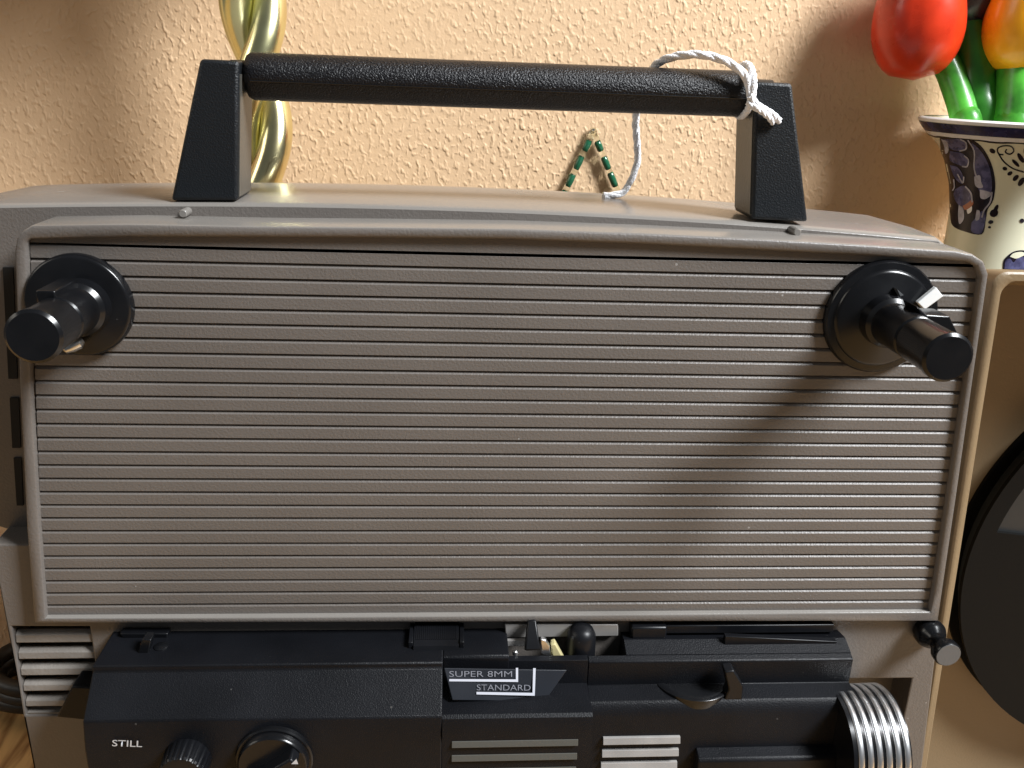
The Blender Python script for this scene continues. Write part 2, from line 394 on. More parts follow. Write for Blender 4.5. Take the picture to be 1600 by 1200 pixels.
# reel spindles
def spindle(c, rdisc, stepped):
    bm = NB()
    if stepped: prof = [(0, 0), (0, rdisc), (1.8, rdisc), (2.4, rdisc - .5), (2.7, rdisc * .86), (3.3, rdisc * .84), (3.6, rdisc * .80), (4.6, rdisc * .50), (5.0, rdisc * .45), (5.0, 0)]
    else: prof = [(0, 0), (0, rdisc), (2.6, rdisc), (3.2, rdisc - .45), (3.4, rdisc - 1), (3.4, 0)]
    lathe(bm, V((c.x, 0.3, c.z)), V((0, -1, 0)), prof, 64)
    return bm
cL, cR = V((-100.2, -5, -63.2)), V((123.6, -6, -62.6))
sL = obj('reel_spindle', spindle(cL, 14.0, False), 'black_gloss', PJ, smooth=40)
sR = obj('reel_spindle', spindle(cR, 16.6, True), 'black_gloss', PJ, smooth=40)
def shaft(c, r, L0, dx_, dz_):
    bm = NB(); lathe(bm, V((c.x, -2.5, c.z)), V((dx_, -L0, dz_)), [(0, 0), (0, r + 1.6), (6, r + 1.2), (7, r + .1), (L0 * .55, r), (L0 * .55 + .4, r - .5), (L0 * .55 + 1.2, r - .5), (L0 * .55 + 1.6, r), (L0 - 3, r), (L0 - 2.6, r + .35), (L0 - .7, r + .35), (L0, r - .4), (L0, 0)], 40); return bm
shL = obj('shaft', shaft(V((-98.8, 0, -63.0)), 6.1, 36, 3, 2.0), 'black_gloss', sL, smooth=40)
shR = obj('shaft', shaft(V((123.2, 0, -62.4)), 6.0, 38, -1.2, .2), 'black_gloss', sR, smooth=40)
# keys and clips on the spindles
q = P(66, 458, -22); bm = NB(); box(bm, q.x - 1.6, q.x + 3.0, -22, -8, q.z - 3, q.z + .6); obj('key', bm, 'black_gloss', sL, bevel=.4)
q = P(112, 541, -8); bm = NB(); lathe(bm, V((q.x, -6.5, q.z)), V((-.6, -.5, -.35)), [(-2.6, 0), (-2.4, 1.2), (-1, 2.0), (1.0, 1.7), (2.8, .9), (3.2, 0)], 16); obj('clip', bm, 'steel', sL)
bm = NB(); prism_px(bm, [(1434, 473), (1463, 449), (1474, 463), (1445, 484)], -5.6, -4.0); obj('white_tab', bm, 'paper', sR, smooth=0, bevel=.2)
bm = NB(); prism_px(bm, [(1432, 478), (1449, 492), (1484, 494), (1500, 527), (1480, 535), (1440, 500)], -20, -12); obj('key', bm, 'black_gloss', sR, bevel=.4)
bm = NB(); prism_px(bm, [(1402, 452), (1407, 463), (1412, 461)], -6.5, -3.5); obj('pointer', bm, 'grey_cap', sR, smooth=0)
# film guide roller
q = V((161.2, 2, -171.6))
bm = NB(); lathe(bm, V((q.x, 2.0, q.z)), V((0, -1, 0)), [(0, 0), (0, 4.6), (1.2, 5.1), (3.4, 5.1), (5.0, 4.4), (6.4, 3.1), (7.6, 2.7), (9.0, 3.0), (10.6, 4.0), (11.4, 4.4), (13.6, 4.5), (14.2, 4.1), (14.2, 0)], 40); ro = obj('guide_roller', bm, 'black_gloss', PJ, smooth=40)
bm = NB(); lathe(bm, V((q.x, -12.0, q.z)), V((0, -1, 0)), [(0, 0), (0, 4.05), (.35, 3.95), (.35, 0)], 32); obj('cap', bm, 'grey_cap', ro)

# ---- black lower unit
XL = -105.3
XS = 44.4                                   # seam between threading block and lens block
GL, GR = P(792, 990, 0).x, P(972, 990, 0).x # gate opening
FY, FZ = -25.5, -181.5
def block_profile(zt=-170.2): return [(LY + .3, zt), (-15, zt), (-15.2, zt - 1.8), (FY, FZ), (-27.0, -190), (-27.0, -318), (LY + .3, -318)]
XP = P(692, 1060, -17).x
bm = NB(); extrude_x(bm, block_profile(), XL, XP); unit = obj('threading_block', bm, 'black_grain', PJ, bevel=.5, smooth=30)
bm = NB(); extrude_x(bm, [(LY + .3, -170.2), (-11.6, -170.2), (-12.2, -171.0), (-12.2, -182.5), (LY + .3, -182.5)], XP + .05, GL); obj('plate_block', bm, 'black_grain', unit, bevel=.3, smooth=30)
bm = NB(); extrude_x(bm, [(LY + .3, -182.4), (-9, -182.4), (-9, -172.6), (-11.5, -172.6), (-12.1, -182.5), (LY + .3, -182.5)], GL + .05, XS - .2)
gate = obj('gate_block', bm, 'black_grain', PJ, bevel=.25, smooth=30)
bm = NB(); extrude_x(bm, [(-11.9, -180.9), (-24.6, -181.6), (-25.6, -182.4), (-26.9, -187), (-26.9, -318), (-11.9, -318)], XP + .02, XS - .2); obj('front_apron', bm, 'black_grain', gate, smooth=30)
# lens block with stepped top
bm = NB(); extrude_x(bm, [(-8.6, -173.0), (-10.6, -173.8), (-10.9, -174.2), (-11.0, -182.6), (-17.4, -183.4), (-18.4, -184.4), (-19.6, -188), (-19.6, -318), (-8.6, -318)], XS + .1, 130.6)
lb = obj('lens_block', bm, 'black_grain', PJ, bevel=.3, smooth=30)
bm = NB(); extrude_x(bm, [(LY + .3, -172.0), (-3.5, -171.0), (-8.55, -172.98), (-8.55, -318), (LY + .3, -318)], GR, 130.6); obj('lens_block_rear', bm, 'black_grain', lb, smooth=30)
bm = NB(); extrude_x(bm, [(LY + .4, -167.6), (-1.0, -167.6), (-1.2, -170.5), (LY + .4, -172.5)], P(985, 980, 0).x, 127.5); obj('rear_strip', bm, 'black_smooth', lb, bevel=.3)
bm = NB(); prism(bm, [(P(1130, 1000, -4).x, -172.6), (127.0, -172.6), (127.0, -171.0), (P(1130, 1000, -4).x, -168.6)], -5.5, -3.5); obj('film_ramp', bm, 'black_smooth', lb, bevel=.2)
bm = NB(); extrude_x(bm, [(LY + .4, -166.8), (-2.4, -167.2), (-2.8, -171.5), (LY + .4, -171.5)], P(985, 975, 0).x, P(1040, 975, 0).x); obj('raised_lug', bm, 'black_smooth', lb, bevel=.6)
# textured ledge low on the lens block
bm = NB(); extrude_x(bm, [(-19.4, -200.2), (-23.5, -201.0), (-24.2, -202), (-24.2, -317), (-19.4, -317)], P(1088, 1190, -22).x, 131.5); obj('front_ledge', bm, 'black_grain', lb, bevel=.4)
# focusing thumb wheel with its lever, set into a well
wc = P(1082, 1122, -13)
bm = NB(); lathe(bm, V((wc.x, -6.2, -185.9)), V((0, 0, 1)), [(0, 0), (0, 12.8), (2.6, 13.3), (3.5, 13.3), (3.8, 12.9), (3.8, 11.2), (3.4, 10.9), (3.4, 0)], 72); wh = obj('focus_wheel', bm, 'black_gloss', lb, smooth=40)
q0, q1 = P(1143, 1062, -14), P(1140, 1118, -14)
bm = NB(); prism_px(bm, [(1133, 1050), (1147, 1048), (1162, 1073), (1157, 1120), (1122, 1116), (1139, 1078)], -17.5, -13.2); obj('focus_lever', bm, 'black_smooth', lb, bevel=.4)
# film format plate, tilted, with its printing
pq = [P(694, 1044, -15.6), P(886, 1047, -13.5), P(851, 1096, -17.9), P(707, 1094, -20.3)]
pl_n = (pq[1] - pq[0]).cross(pq[3] - pq[0]).normalized()
if pl_n.y > 0: pl_n = -pl_n
bm = NB(); a = ring(bm, pq); b_ = ring(bm, [p - pl_n * 1.4 for p in pq]); bm.faces.new(a); bm.faces.new(b_[::-1]); bridge(bm, a, b_)
fp = obj('format_plate', bm, 'plate', gate, bevel=.2, smooth=0)
def on_plate(px, py, lift=.08):
    r = Ray(px, py); o_ = V((0, -D, 0)); t = (pq[0] - o_).dot(pl_n) / r.dot(pl_n); return o_ + r * t + pl_n * lift
def stroke(px, mtl, name, parent, fn):
    bm = NB(); vs = ring(bm, [fn(*p) for p in px]); bm.faces.new(vs); return obj(name, bm, mtl, parent, smooth=0)
stroke([(702, 1061), (806, 1061.5), (806, 1043.5), (809.5, 1043.5), (809.5, 1065.5), (702, 1064.5)], 'line_print', 'printed_line', fp, on_plate)
stroke([(744.5, 1081), (832, 1082.5), (833, 1044), (837, 1044), (835.5, 1087), (744.5, 1085)], 'line_print', 'printed_line', fp, on_plate)
def text_on(txt, name, mtl, parent, p0, p1, ptop, fn, extra=0.0):
    """flat letters between pixel p0 (left baseline) and p1 (right baseline); ptop above p0"""
    cu = bpy.data.curves.new(name, 'FONT'); cu.body = txt; cu.resolution_u = 3; cu.offset = extra
    to = bpy.data.objects.new(name, cu); C.objects.link(to); bpy.context.view_layer.update()
    me = to.evaluated_get(bpy.context.evaluated_depsgraph_get()).to_mesh()
    bm = NB(); bm.from_mesh(me); bpy.data.objects.remove(to)
    xs = [v.co.x for v in bm.verts]; ys = [v.co.y for v in bm.verts]; x0, x1, y0, y1 = min(xs), max(xs), min(ys), max(ys)
    for v in bm.verts:
        u_, w_ = (v.co.x - x0) / (x1 - x0), (v.co.y - y0) / (y1 - y0)
        px = p0[0] + (p1[0] - p0[0]) * u_ + (ptop[0] - p0[0]) * w_; py = p0[1] + (p1[1] - p0[1]) * u_ + (ptop[1] - p0[1]) * w_
        v.co = fn(px, py)
    return obj(name, bm, mtl, parent, smooth=0)
text_on('SUPER 8MM', 'lettering', 'grey_print', fp, (702, 1057.5), (800, 1057.5), (702, 1048.5), on_plate, -.008)
text_on('STANDARD', 'lettering', 'grey_print', fp, (745, 1078.5), (829, 1079), (745, 1069.5), on_plate, -.008)
# front face: printed STILL, knobs, slats
on_front = lambda px, py: P(px, py, -27.1)
text_on('STILL', 'lettering', 'white_print', unit, (175, 1166), (222, 1167.5), (175.5, 1156), on_front, .006)
def knurl(n, d): return lambda a, k: 1 + d * (1 if math.cos(n * a) > 0 else 0)
kc = P(289, 1196, -30)
bm = NB(); lathe(bm, V((kc.x, -26.5, kc.z)), V((0, -1, 0)), [(0, 0), (0, 6.6), (.8, 6.7), (7.0, 6.3), (7.6, 5.9), (7.8, 5.0), (7.8, 0)], 120, mod=lambda a, k: 1 + (.035 if math.cos(24 * a) > 0 else 0) * (2 <= k <= 4))
obj('still_knob', bm, 'black_smooth', unit, smooth=30)
kc = P(427, 1192, -29)
bm = NB(); lathe(bm, V((kc.x, -26.5, kc.z)), V((0, -1, 0)), [(0, 0), (0, 11.4), (1.2, 11.4), (1.6, 11.0), (1.6, 10.4), (3.4, 10.2), (3.9, 9.7), (3.9, 0)], 72); kn = obj('mode_knob', bm, 'black_gloss', unit, smooth=40)
bm = NB(); ang = math.radians(38)
for sgn in (1,):
    d_, n_ = V((math.cos(ang), 0, math.sin(ang))), V((-math.sin(ang), 0, math.cos(ang)))
    c0 = V((kc.x, -30.2, kc.z)); a = ring(bm, [c0 - d_ * 9.2 - n_ * 2.6, c0 + d_ * 9.4 - n_ * 1.6, c0 + d_ * 9.4 + n_ * 1.6, c0 - d_ * 9.2 + n_ * 2.6]); b_ = ring(bm, [v.co + V((0, -5, 0)) for v in a])
    bm.faces.new(a); bm.faces.new(b_[::-1]); bridge(bm, a, b_)
obj('knob_bar', bm, 'black_smooth', kn, bevel=.6)
stroke([(455, 1194), (463, 1186), (466, 1194)], 'white_print', 'pointer_mark', kn, lambda a, c: P(a, c, -35.4))
# grey slats on the gate block and pale slats on the lens block
for i in range(4):
    z0 = P(800, 1157 + i * 21.5, -27).z
    bm = NB(); extrude_x(bm, [(-26.6, z0), (-27.1, z0), (-27.7, z0 - 1.9), (-26.6, z0 - 1.9)], P(706, 1160, -27).x, P(903, 1160, -27).x); obj('slat', bm, 'leg_inner', gate, bevel=.12, smooth=0)
for i in range(5):
    z0 = P(1000, 1151 + i * 19.5, -20).z
    bm = NB(); extrude_x(bm, [(-19.4, z0), (-20.4, z0), (-21.2, z0 - 2.05), (-19.4, z0 - 2.05)], P(942, 1155, -20).x, P(1062, 1155, -20).x); obj('slat', bm, 'pale_metal', lb, bevel=.12, smooth=0)
# ribbed release button
bx0, bx1 = P(647, 998, -4).x, P(717, 998, -4).x
bm = NB(); extrude_x(bm, [(3, -167.6), (-.5, -167.4), (-8.5, -169.0), (-9.5, -171.5), (3, -171.5)], bx0, bx1)
n = 22
for i in range(n):
    x = bx0 + .5 + (bx1 - bx0 - 1.0) * (i + .5) / n; extrude_x(bm, [(-.3, -167.6), (-.3, -167.15), (-6.0, -168.3), (-6.0, -168.8)], x - .16, x + .16)
obj('release_button', bm, 'black_smooth', unit, smooth=0)
bm = NB(); box(bm, bx0 - 1.6, bx0 - .2, -8, 2.4, -170.4, -168.0); obj('button_guide', bm, 'black_smooth', unit, bevel=.2)
bm = NB(); box(bm, bx1 + .2, bx1 + 1.6, -8, 2.4, -170.4, -168.0); obj('button_guide', bm, 'black_smooth', unit, bevel=.2)
# film entry chute with lever on the left end
bm = NB(); prism_px(bm, [(212, 1030), (222, 999), (236, 1000), (229, 1034)], -9, -5); obj('loop_lever', bm, 'black_gloss', unit, bevel=.3)
bm = NB(); prism_px(bm, [(186, 990), (262, 990), (262, 1001), (196, 1003)], -1.5, 1.8); obj('chute_back', bm, 'black_smooth', unit, bevel=.4)
bm = NB(); lathe(bm, P(252, 1012, -6) + V((0, 0, -1)), V((0, 0, 1)), [(0, 0), (0, 2.2), (1.6, 2.2), (2.0, 1.6), (2.0, 0)], 20); obj('pin', bm, 'black_gloss', unit)
# tab standing out from the left end over the louvres
bm = NB(); prism_px(bm, [(112, 1073), (160, 1075), (160, 1128), (88, 1121)], -6, 2.2); obj('end_tab', bm, 'black_grain', unit, bevel=.5)
# gate fittings
bm = NB(); prism_px(bm, [(789, 976), (966, 976), (966, 994), (790, 997)], -.6, 2.2); obj('film_channel', bm, 'pale_metal', gate, bevel=.3)
bm = NB(); prism_px(bm, [(792, 1001), (832, 1001), (832, 1010), (793, 1010)], -3.5, -2.2); obj('pressure_plate', bm, 'pale_metal', gate, bevel=.2)
bm = NB(); extrude_x(bm, [(-5.5, -176.0), (-9.6, -176.4), (-9.8, -177.2), (-5.5, -177.0)], P(795, 1020, -8).x, P(858, 1020, -8).x); 
br = obj('gate_bracket', bm, 'chrome', gate, bevel=.2)
bm = NB(); prism_px(bm, [(845, 999), (853, 1001), (859, 1010), (861, 1025), (846, 1022)], -8.4, -6.5); obj('bracket_fin', bm, 'chrome', br, bevel=.3)
bm = NB(); lathe(bm, P(805, 1018, -8.2), V((0, 0, 1)), [(-1, 0), (-1, .9), (.2, .9), (.5, .5), (.5, 0)], 14); obj('rivet', bm, 'steel', br)
bm = NB(); a = ring(bm, [P(825, 969, -4), P(838, 968, -4), P(845, 1016, -9.5), P(820, 1017, -9.5)]); b_ = ring(bm, [v.co + V((0, 3.0, -2.0)) for v in a]); bm.faces.new(a); bm.faces.new(b_[::-1]); bridge(bm, a, b_); obj('gate_lever', bm, 'black_smooth', gate, bevel=.5)
bm = NB(); prism_px(bm, [(861, 1008), (868, 1006), (884, 1035), (864, 1036)], -8, -5); obj('gate_wedge', bm, 'yellow_plastic', gate, bevel=.4)
q = P(908, 1020, -5)
bm = NB(); lathe(bm, V((q.x, -3.5, -183)), V((0, 0, 1)), [(0, 0), (0, 4.9), (10.5, 4.7), (14.5, 4.5), (16.4, 3.6), (17.3, 2.0), (17.6, 0)], 36); dk = obj('threading_knob', bm, 'black_smooth', gate, smooth=60)
# projection lens: black barrel with bright machined rings
lc = V((0, -18.0, -200.6))
bm = NB(); lathe(bm, V((124, lc.y, lc.z)), V((1, 0, 0)), [(0, 0), (0, 17.45), (18.2, 17.75), (18.2, 15.0), (16.5, 14.6), (16.5, 0)], 96); ln = obj('projection_lens', bm, 'black_gloss', PJ, smooth=40)
for i in range(6):
    x0 = 125.4 + i * 2.9; r = 17.8 + i * .06
    bm = NB(); lathe(bm, V((x0, lc.y, lc.z)), V((1, 0, 0)), [(0, r - 1.6), (0.05, r - .08), (.12, r), (1.72, r), (1.8, r - .08), (1.84, r - 1.6)], 96); obj('lens_ring', bm, 'chrome', ln, smooth=50)

# ------------------------------------------------------------------ white string on the handle
sp = [P(943, 306, 50), P(958, 305, 51), P(975, 299, 52), P(988, 277, 51), P(996, 250, 50), P(995, 220, 47), P(993, 190, 43), P(998, 160, 38), P(1008, 128, 33), P(1022, 104, 27), P(1045, 91, 22), P(1085, 85, 18), P(1125, 92, 15.5), P(1150, 105, 14.5), P(1166, 122, 14.0), P(1172, 143, 13.2), P(1175, 158, 12.6), P(1180, 167, 12.2)]
ST = thing('string', 'white cotton string looped and knotted round the right end of the handle', 'string', (60, 44, -38))
def twisted(pts, r, tw=1.1):
    pts = catmull(pts, 10); bm = NB(); out = []
    L_ = 0; ph = []
    for i, p in enumerate(pts):
        if i: L_ += (p - pts[i - 1]).length
        ph.append(L_)
    for s in range(3):
        path = []
        for i, p in enumerate(pts):
            t = (pts[min(i + 1, len(pts) - 1)] - pts[max(i - 1, 0)]).normalized(); _, u, v = frame_for(t)
            a = ph[i] * tw + s * 2 * math.pi / 3; path.append(p + (u * math.cos(a) + v * math.sin(a)) * r * .40)
        tube(bm, path, r * .66, 8)
    return bm
obj('cord_loop', twisted(sp, 1.15, .45), 'string', ST, smooth=60)
obj('tail', twisted([P(1172, 150, 12.4), P(1182, 163, 11.6), P(1196, 172, 12.0), P(1208, 180, 12.4), P(1218, 190, 12.8)], 1.0), 'string', ST, smooth=60)
obj('tail', twisted([P(1168, 160, 12.6), P(1180, 168, 11.0), P(1194, 177, 11.4), P(1204, 186, 12.2), P(1208, 192, 12.8)], .85), 'string', ST, smooth=60)
kx = P(1174, 160, 14)
loop = [V((kx.x - .3, 22 + 9.4 * math.cos(t), kx.z + 3.0 + 7.0 * math.sin(t))) for t in [math.pi + .1 + k * 2 * math.pi / 14 for k in range(15)]]
obj('wrap', twisted(loop, 1.0), 'string', ST, smooth=60)

# ------------------------------------------------------------------ brass lamp with open barley-twist column
LA = V((P(404, 150, 146).x, 146, -TZ))
LM = thing('brass_lamp', 'polished brass lamp with open twisted column behind the handle', 'lamp', LA)
pit = 92.0
zA = P(425, 205, 146).z
for s in range(2):
    bm = NB(); path = []
    for i in range(260):
        z = -TZ + 22 + (i / 259) * (TZ + 73)
        a = 2 * math.pi * (z - zA) / pit + s * math.pi
        path.append(V((LA.x + 6.4 * math.cos(a), LA.y + 6.4 * math.sin(a), z)))
    tube(bm, path, 6.7, 32); obj('twisted_strand', bm, 'brass', LM, smooth=60)
bm = NB(); lathe(bm, LA, V((0, 0, 1)), [(0, 0), (0, 30), (4, 30), (7, 28), (10, 24), (16, 20), (22, 19), (26, 14), (26, 0)], 48); obj('base', bm, 'brass', LM, smooth=40)

bm = NB(); lathe(bm, V((LA.x, LA.y, 90)), V((0, 0, 1)), [(0, 0), (0, 15), (4, 17), (8, 12), (40, 6), (120, 5), (120, 0)], 40); obj('socket', bm, 'brass', LM, smooth=40)
bm = NB(); lathe(bm, V((LA.x, LA.y, 118)), V((0, 0, 1)), [(0, 52), (115, 36), (115, 34.8), (0, 50.8), (0, 52)], 64); sh = obj('added_lamp_shade', bm, 'added_shade', LM, smooth=60)  # unseen shade, added and sized to cast the upper-left wall shadow
bm = NB()
for k in range(3):
    a = 2 * math.pi * k / 3; tube(bm, [V((LA.x, LA.y, 205)), V((LA.x + 39 * math.cos(a), LA.y + 39 * math.sin(a), 205))], 1.2, 8)
obj('added_shade_carrier', bm, 'brass', sh)

# ------------------------------------------------------------------ glass ornament on the wall
OY = WALL - 3.0
a_, l_, r_ = P(927, 206, OY), P(884, 297, OY), P(964, 297, OY)
l2 = a_ + (l_ - a_) * 1.25; r2 = a_ + (r_ - a_) * 1.25
OR = thing('glass_ornament', 'small clear glass triangle with green streaks showing above projector top', 'ornament', (a_.x, OY, l2.z))
for e in (l2, r2):
    bm = NB(); tube(bm, [a_ + (e - a_) * (i / 12) for i in range(13)], 1.7, 14); g = obj('glass_rod', bm, 'glass_clear', OR, smooth=60)
    for k, (t0, t1) in enumerate(((.12, .26), (.34, .51), (.57, .75), (.82, .95))):
        t0 += random.uniform(-.02, .02)
        bm = NB(); tube(bm, [a_ + (e - a_) * (t0 + (t1 - t0) * i / 8) + V((0, -.35, 0)) for i in range(9)], lambda t: 1.0 + .75 * math.sin(math.pi * min(.999, max(.001, t))) ** .5, 12); obj('green_streak', bm, 'glass_green', g, smooth=60)
bm = NB(); tube(bm, [l2, r2], 1.6, 12); obj('glass_rod', bm, 'glass_clear', OR, smooth=60)
bm = NB(); tube(bm, [a_ + V((0, 0, 0)), a_ + V((0, 0, 2.2))], 1.5, 12); obj('hanging_loop', bm, 'glass_clear', OR, smooth=60)
bm = NB(); tube(bm, [a_ + V((0, -.5, 1)), a_ + V((0, 3.4, 1))], .6, 8); obj('wall_pin', bm, 'steel', OR)

# ------------------------------------------------------------------ spare lid standing at the right
LYR = 15.0
LD_ = thing('projector_lid', 'tan plastic case lid standing open beside the projector', 'lid', (250, 45, -TZ))
def lid_loop(y, ins, top_in):
    ins = min(ins, 3.2 + ins * .12)
    zt = -52.0 - top_in
    pts = []
    xl_ = lambda z: 165.8 + (-55.9 - z) * .076 + ins
    xr_ = lambda z: 400 + (-55.9 - z) * .076 - ins
    cr = 4.0
    for k in range(6):
        a = math.pi - k * math.pi / 10
        pts.append(V((xl_(zt - cr) + cr + cr * math.cos(a), y, zt - cr + cr * math.sin(a))))
    for k in range(6):
        a = math.pi / 2 - k * math.pi / 10
        pts.append(V((xr_(zt - cr) - cr + cr * math.cos(a), y, zt - cr + cr * math.sin(a))))
    pts += [V((xr_(-TZ), y, -TZ + ins)), V((xl_(-TZ), y, -TZ + ins))]
    return pts
bm = NB()
loops = [lid_loop(72, 14, 13), lid_loop(68, 10, 11), lid_loop(30, 2, 2.2), lid_loop(LYR + .6, 0, 0), lid_loop(LYR, .6, .6), lid_loop(LYR, 2.6, 2.6), lid_loop(LYR + .6, 3.2, 3.2), lid_loop(64, 14, 15)]
rs = [ring(bm, l) for l in loops]
bm.faces.new(rs[0])
for a, b_ in zip(rs, rs[1:]): bridge(bm, a, b_)
bm.faces.new(rs[-1][::-1])
obj('lid_shell', bm, 'lid', LD_, smooth=40)
# film reel inside the lid
rc = V((297, 55.5, -180)); RR = 91.0
RE = thing('film_reel', 'black plastic film reel leaning inside the tan lid', 'reel', (rc.x, 55, rc.z - RR))
for yy, nm in ((52.0, 'flange'), (62.5, 'flange')):
    bm = NB(); outer = [(rc.x + RR * math.cos(t), rc.z + RR * math.sin(t)) for t in [2 * math.pi * k / 96 for k in range(96)]]
    holes = []
    for s in range(3):
        c0 = math.radians(157 + s * 120); h = []
        for k in range(13): a = c0 - .2 + .4 * k / 12; h.append((rc.x + RR * .92 * math.cos(a), rc.z + RR * .92 * math.sin(a)))
        for k in range(13): a = c0 + .16 - .32 * k / 12; h.append((rc.x + RR * .62 * math.cos(a), rc.z + RR * .62 * math.sin(a)))
        holes.append(h)
    plate_holes(bm, outer, holes, yy, yy + 1.8); obj(nm, bm, 'reel_black', RE, smooth=0, bevel=.4)
bm = NB(); lathe(bm, V((rc.x, 54.0, rc.z)), V((0, 1, 0)), [(0, RR * .28), (0, RR * .95), (8.3, RR * .95), (8.3, RR * .28)], 72); obj('film_winding', bm, 'reel_film', RE)
bm = NB(); lathe(bm, V((rc.x, 51.0, rc.z)), V((0, 1, 0)), [(0, 7), (0, RR * .3), (14, RR * .3), (14, 7), (0, 7)], 48); obj('hub', bm, 'reel_black', RE)
# ledge in the lid that carries the reel
bm = NB(); box(bm, rc.x - 14, rc.x + 14, 48, 66, -TZ + 4.5, rc.z - RR + 1.0); obj('reel_rest', bm, 'lid', LD_, bevel=1)

# ------------------------------------------------------------------ blue and white vase with tulips
VY = 160.0; VK = (D + VY) / (D + 121)
VC = V((232 * VK, VY))
vprof = [(-TZ, 26), (-TZ + 6, 30), (-TZ + 30, 27), (-200, 24), (-130, 24), (-95, 23), (-75, 20.0), (-60, 19.2), (-48, 19.6), (-38, 21.8), (-28, 25.6), (-22, 29.6), (-18.5, 33.6), (-16, 36.0), (-14, 37.6), (-12.6, 38.5), (-11.6, 38.8), (-11.0, 38.1), (-11.2, 36.6), (-14, 34.0), (-22, 26.5), (-36, 17.5), (-60, 14), (-150, 17), (-290, 17), (-290, 0)]
vprof = [(z * VK if z > -300 else z, r * VK) for z, r in vprof]
def vr(z):
    for (z0, r0_), (z1, r1_) in zip(vprof, vprof[1:17]):
        if z0 <= z <= z1: return r0_ + (r1_ - r0_) * (z - z0) / (z1 - z0)
    return 0
VA = thing('vase', 'cream delftware vase with blue painted flowers behind the lid', 'vase', (VC.x, VC.y, -TZ))
bm = NB(); lathe(bm, V((VC.x, VC.y, 0)), V((0, 0, 1)), [(-TZ, 0)] + vprof, 96); vb = obj('vase_body', bm, 'cream', VA, smooth=60)
def on_vase(px, py, lift=.10):
    r = Ray(px, py); o_ = V((0, -D, 0)); lo = None
    t = 300.0
    def inside(t):
        p = o_ + r * t; return math.hypot(p.x - VC.x, p.y - VC.y) <= vr(p.z) + lift
    best, bt = 1e9, t
    while t < 520:
        if inside(t): break
        p = o_ + r * t; d_ = math.hypot(p.x - VC.x, p.y - VC.y) - vr(p.z)
        if d_ < best: best, bt = d_, t
        t += .8
    else:
        p = o_ + r * bt; c = V((p.x - VC.x, p.y - VC.y)).normalized() * (vr(p.z) + lift); return V((VC.x + c.x, VC.y + c.y, p.z))
    a, b_ = t - .8, t
    for _ in range(14):
        mid = (a + b_) / 2
        if inside(mid): b_ = mid
        else: a = mid
    return o_ + r * b_
def painted(px, mtl, lift, name='painted_motif', res=7.0):
    """flat paint on the glaze: outline given in photo pixels, laid on the vase surface"""
    bm = NB(); vs = ring(bm, [V((p[0], p[1], 0)) for p in px]); bm.faces.new(vs)
    bmesh.ops.triangulate(bm, faces=bm.faces)
    for _ in range(7):
        es = [e for e in bm.edges if e.calc_length() > res]
        if not es: break
        bmesh.ops.subdivide_edges(bm, edges=es, cuts=1); bmesh.ops.triangulate(bm, faces=bm.faces)
    for v in bm.verts: v.co = on_vase(v.co.x, v.co.y, lift * 1.6)
    return obj(name, bm, mtl, vb, smooth=60)
def smooth_poly(pts, k=4):
    q = catmull([V((p[0], p[1], 0)) for p in pts + [pts[0]]], k); return [(v.x, v.y) for v in q[:-1]]
def blob(cx, cy, rx, ry, rot=0, n=12):
    c, s = math.cos(rot), math.sin(rot)
    return [(cx + rx * math.cos(t) * c - ry * math.sin(t) * s, cy + rx * math.cos(t) * s + ry * math.sin(t) * c) for t in [2 * math.pi * k / n for k in range(n)]]
def line(pts, wd):
    q = catmull([V((p[0], p[1], 0)) for p in pts], 4); L_, R_ = [], []
    for i, p in enumerate(q):
        t = (q[min(i + 1, len(q) - 1)] - q[max(i - 1, 0)]).normalized(); nn = V((-t.y, t.x, 0)) * wd / 2; L_.append((p.x + nn.x, p.y + nn.y)); R_.append((p.x - nn.x, p.y - nn.y))
    return L_ + R_[::-1]
# rim bands, all the way round
def band(z0, z1, mtl, lift, name='rim_band', wav=0, n=96, seg=None):
    bm = NB(); prev = None
    for k in range(4):
        z = z0 + (z1 - z0) * k / 3
        cur = []
        for i in range(n):
            a = 2 * math.pi * i / n; zz = z + wav * math.sin(a * 14) * (k in (0,)); r_ = vr(zz) + lift
            cur.append(bm.verts.new(V((VC.x + r_ * math.cos(a), VC.y + r_ * math.sin(a), zz))))
        if prev: bridge(bm, prev, cur)
        prev = cur
    return obj(name, bm, mtl, vb, smooth=60)
band(-16.6 * VK, -12.9 * VK, 'navy', .10)
band(-18.2 * VK, -16.7 * VK, 'glaze_white', .12, wav=.25)
band(-18.9 * VK, -18.2 * VK, 'navy_dark', .08, wav=.25)
bm = NB(); lathe(bm, V((VC.x, VC.y, 0)), V((0, 0, 1)), [(z * VK, r * VK) for z, r in ((-12.7, 38.65), (-11.6, 39.05), (-10.8, 38.3), (-11.0, 36.6))], 96); obj('white_lip', bm, 'glaze_white', vb, smooth=60)
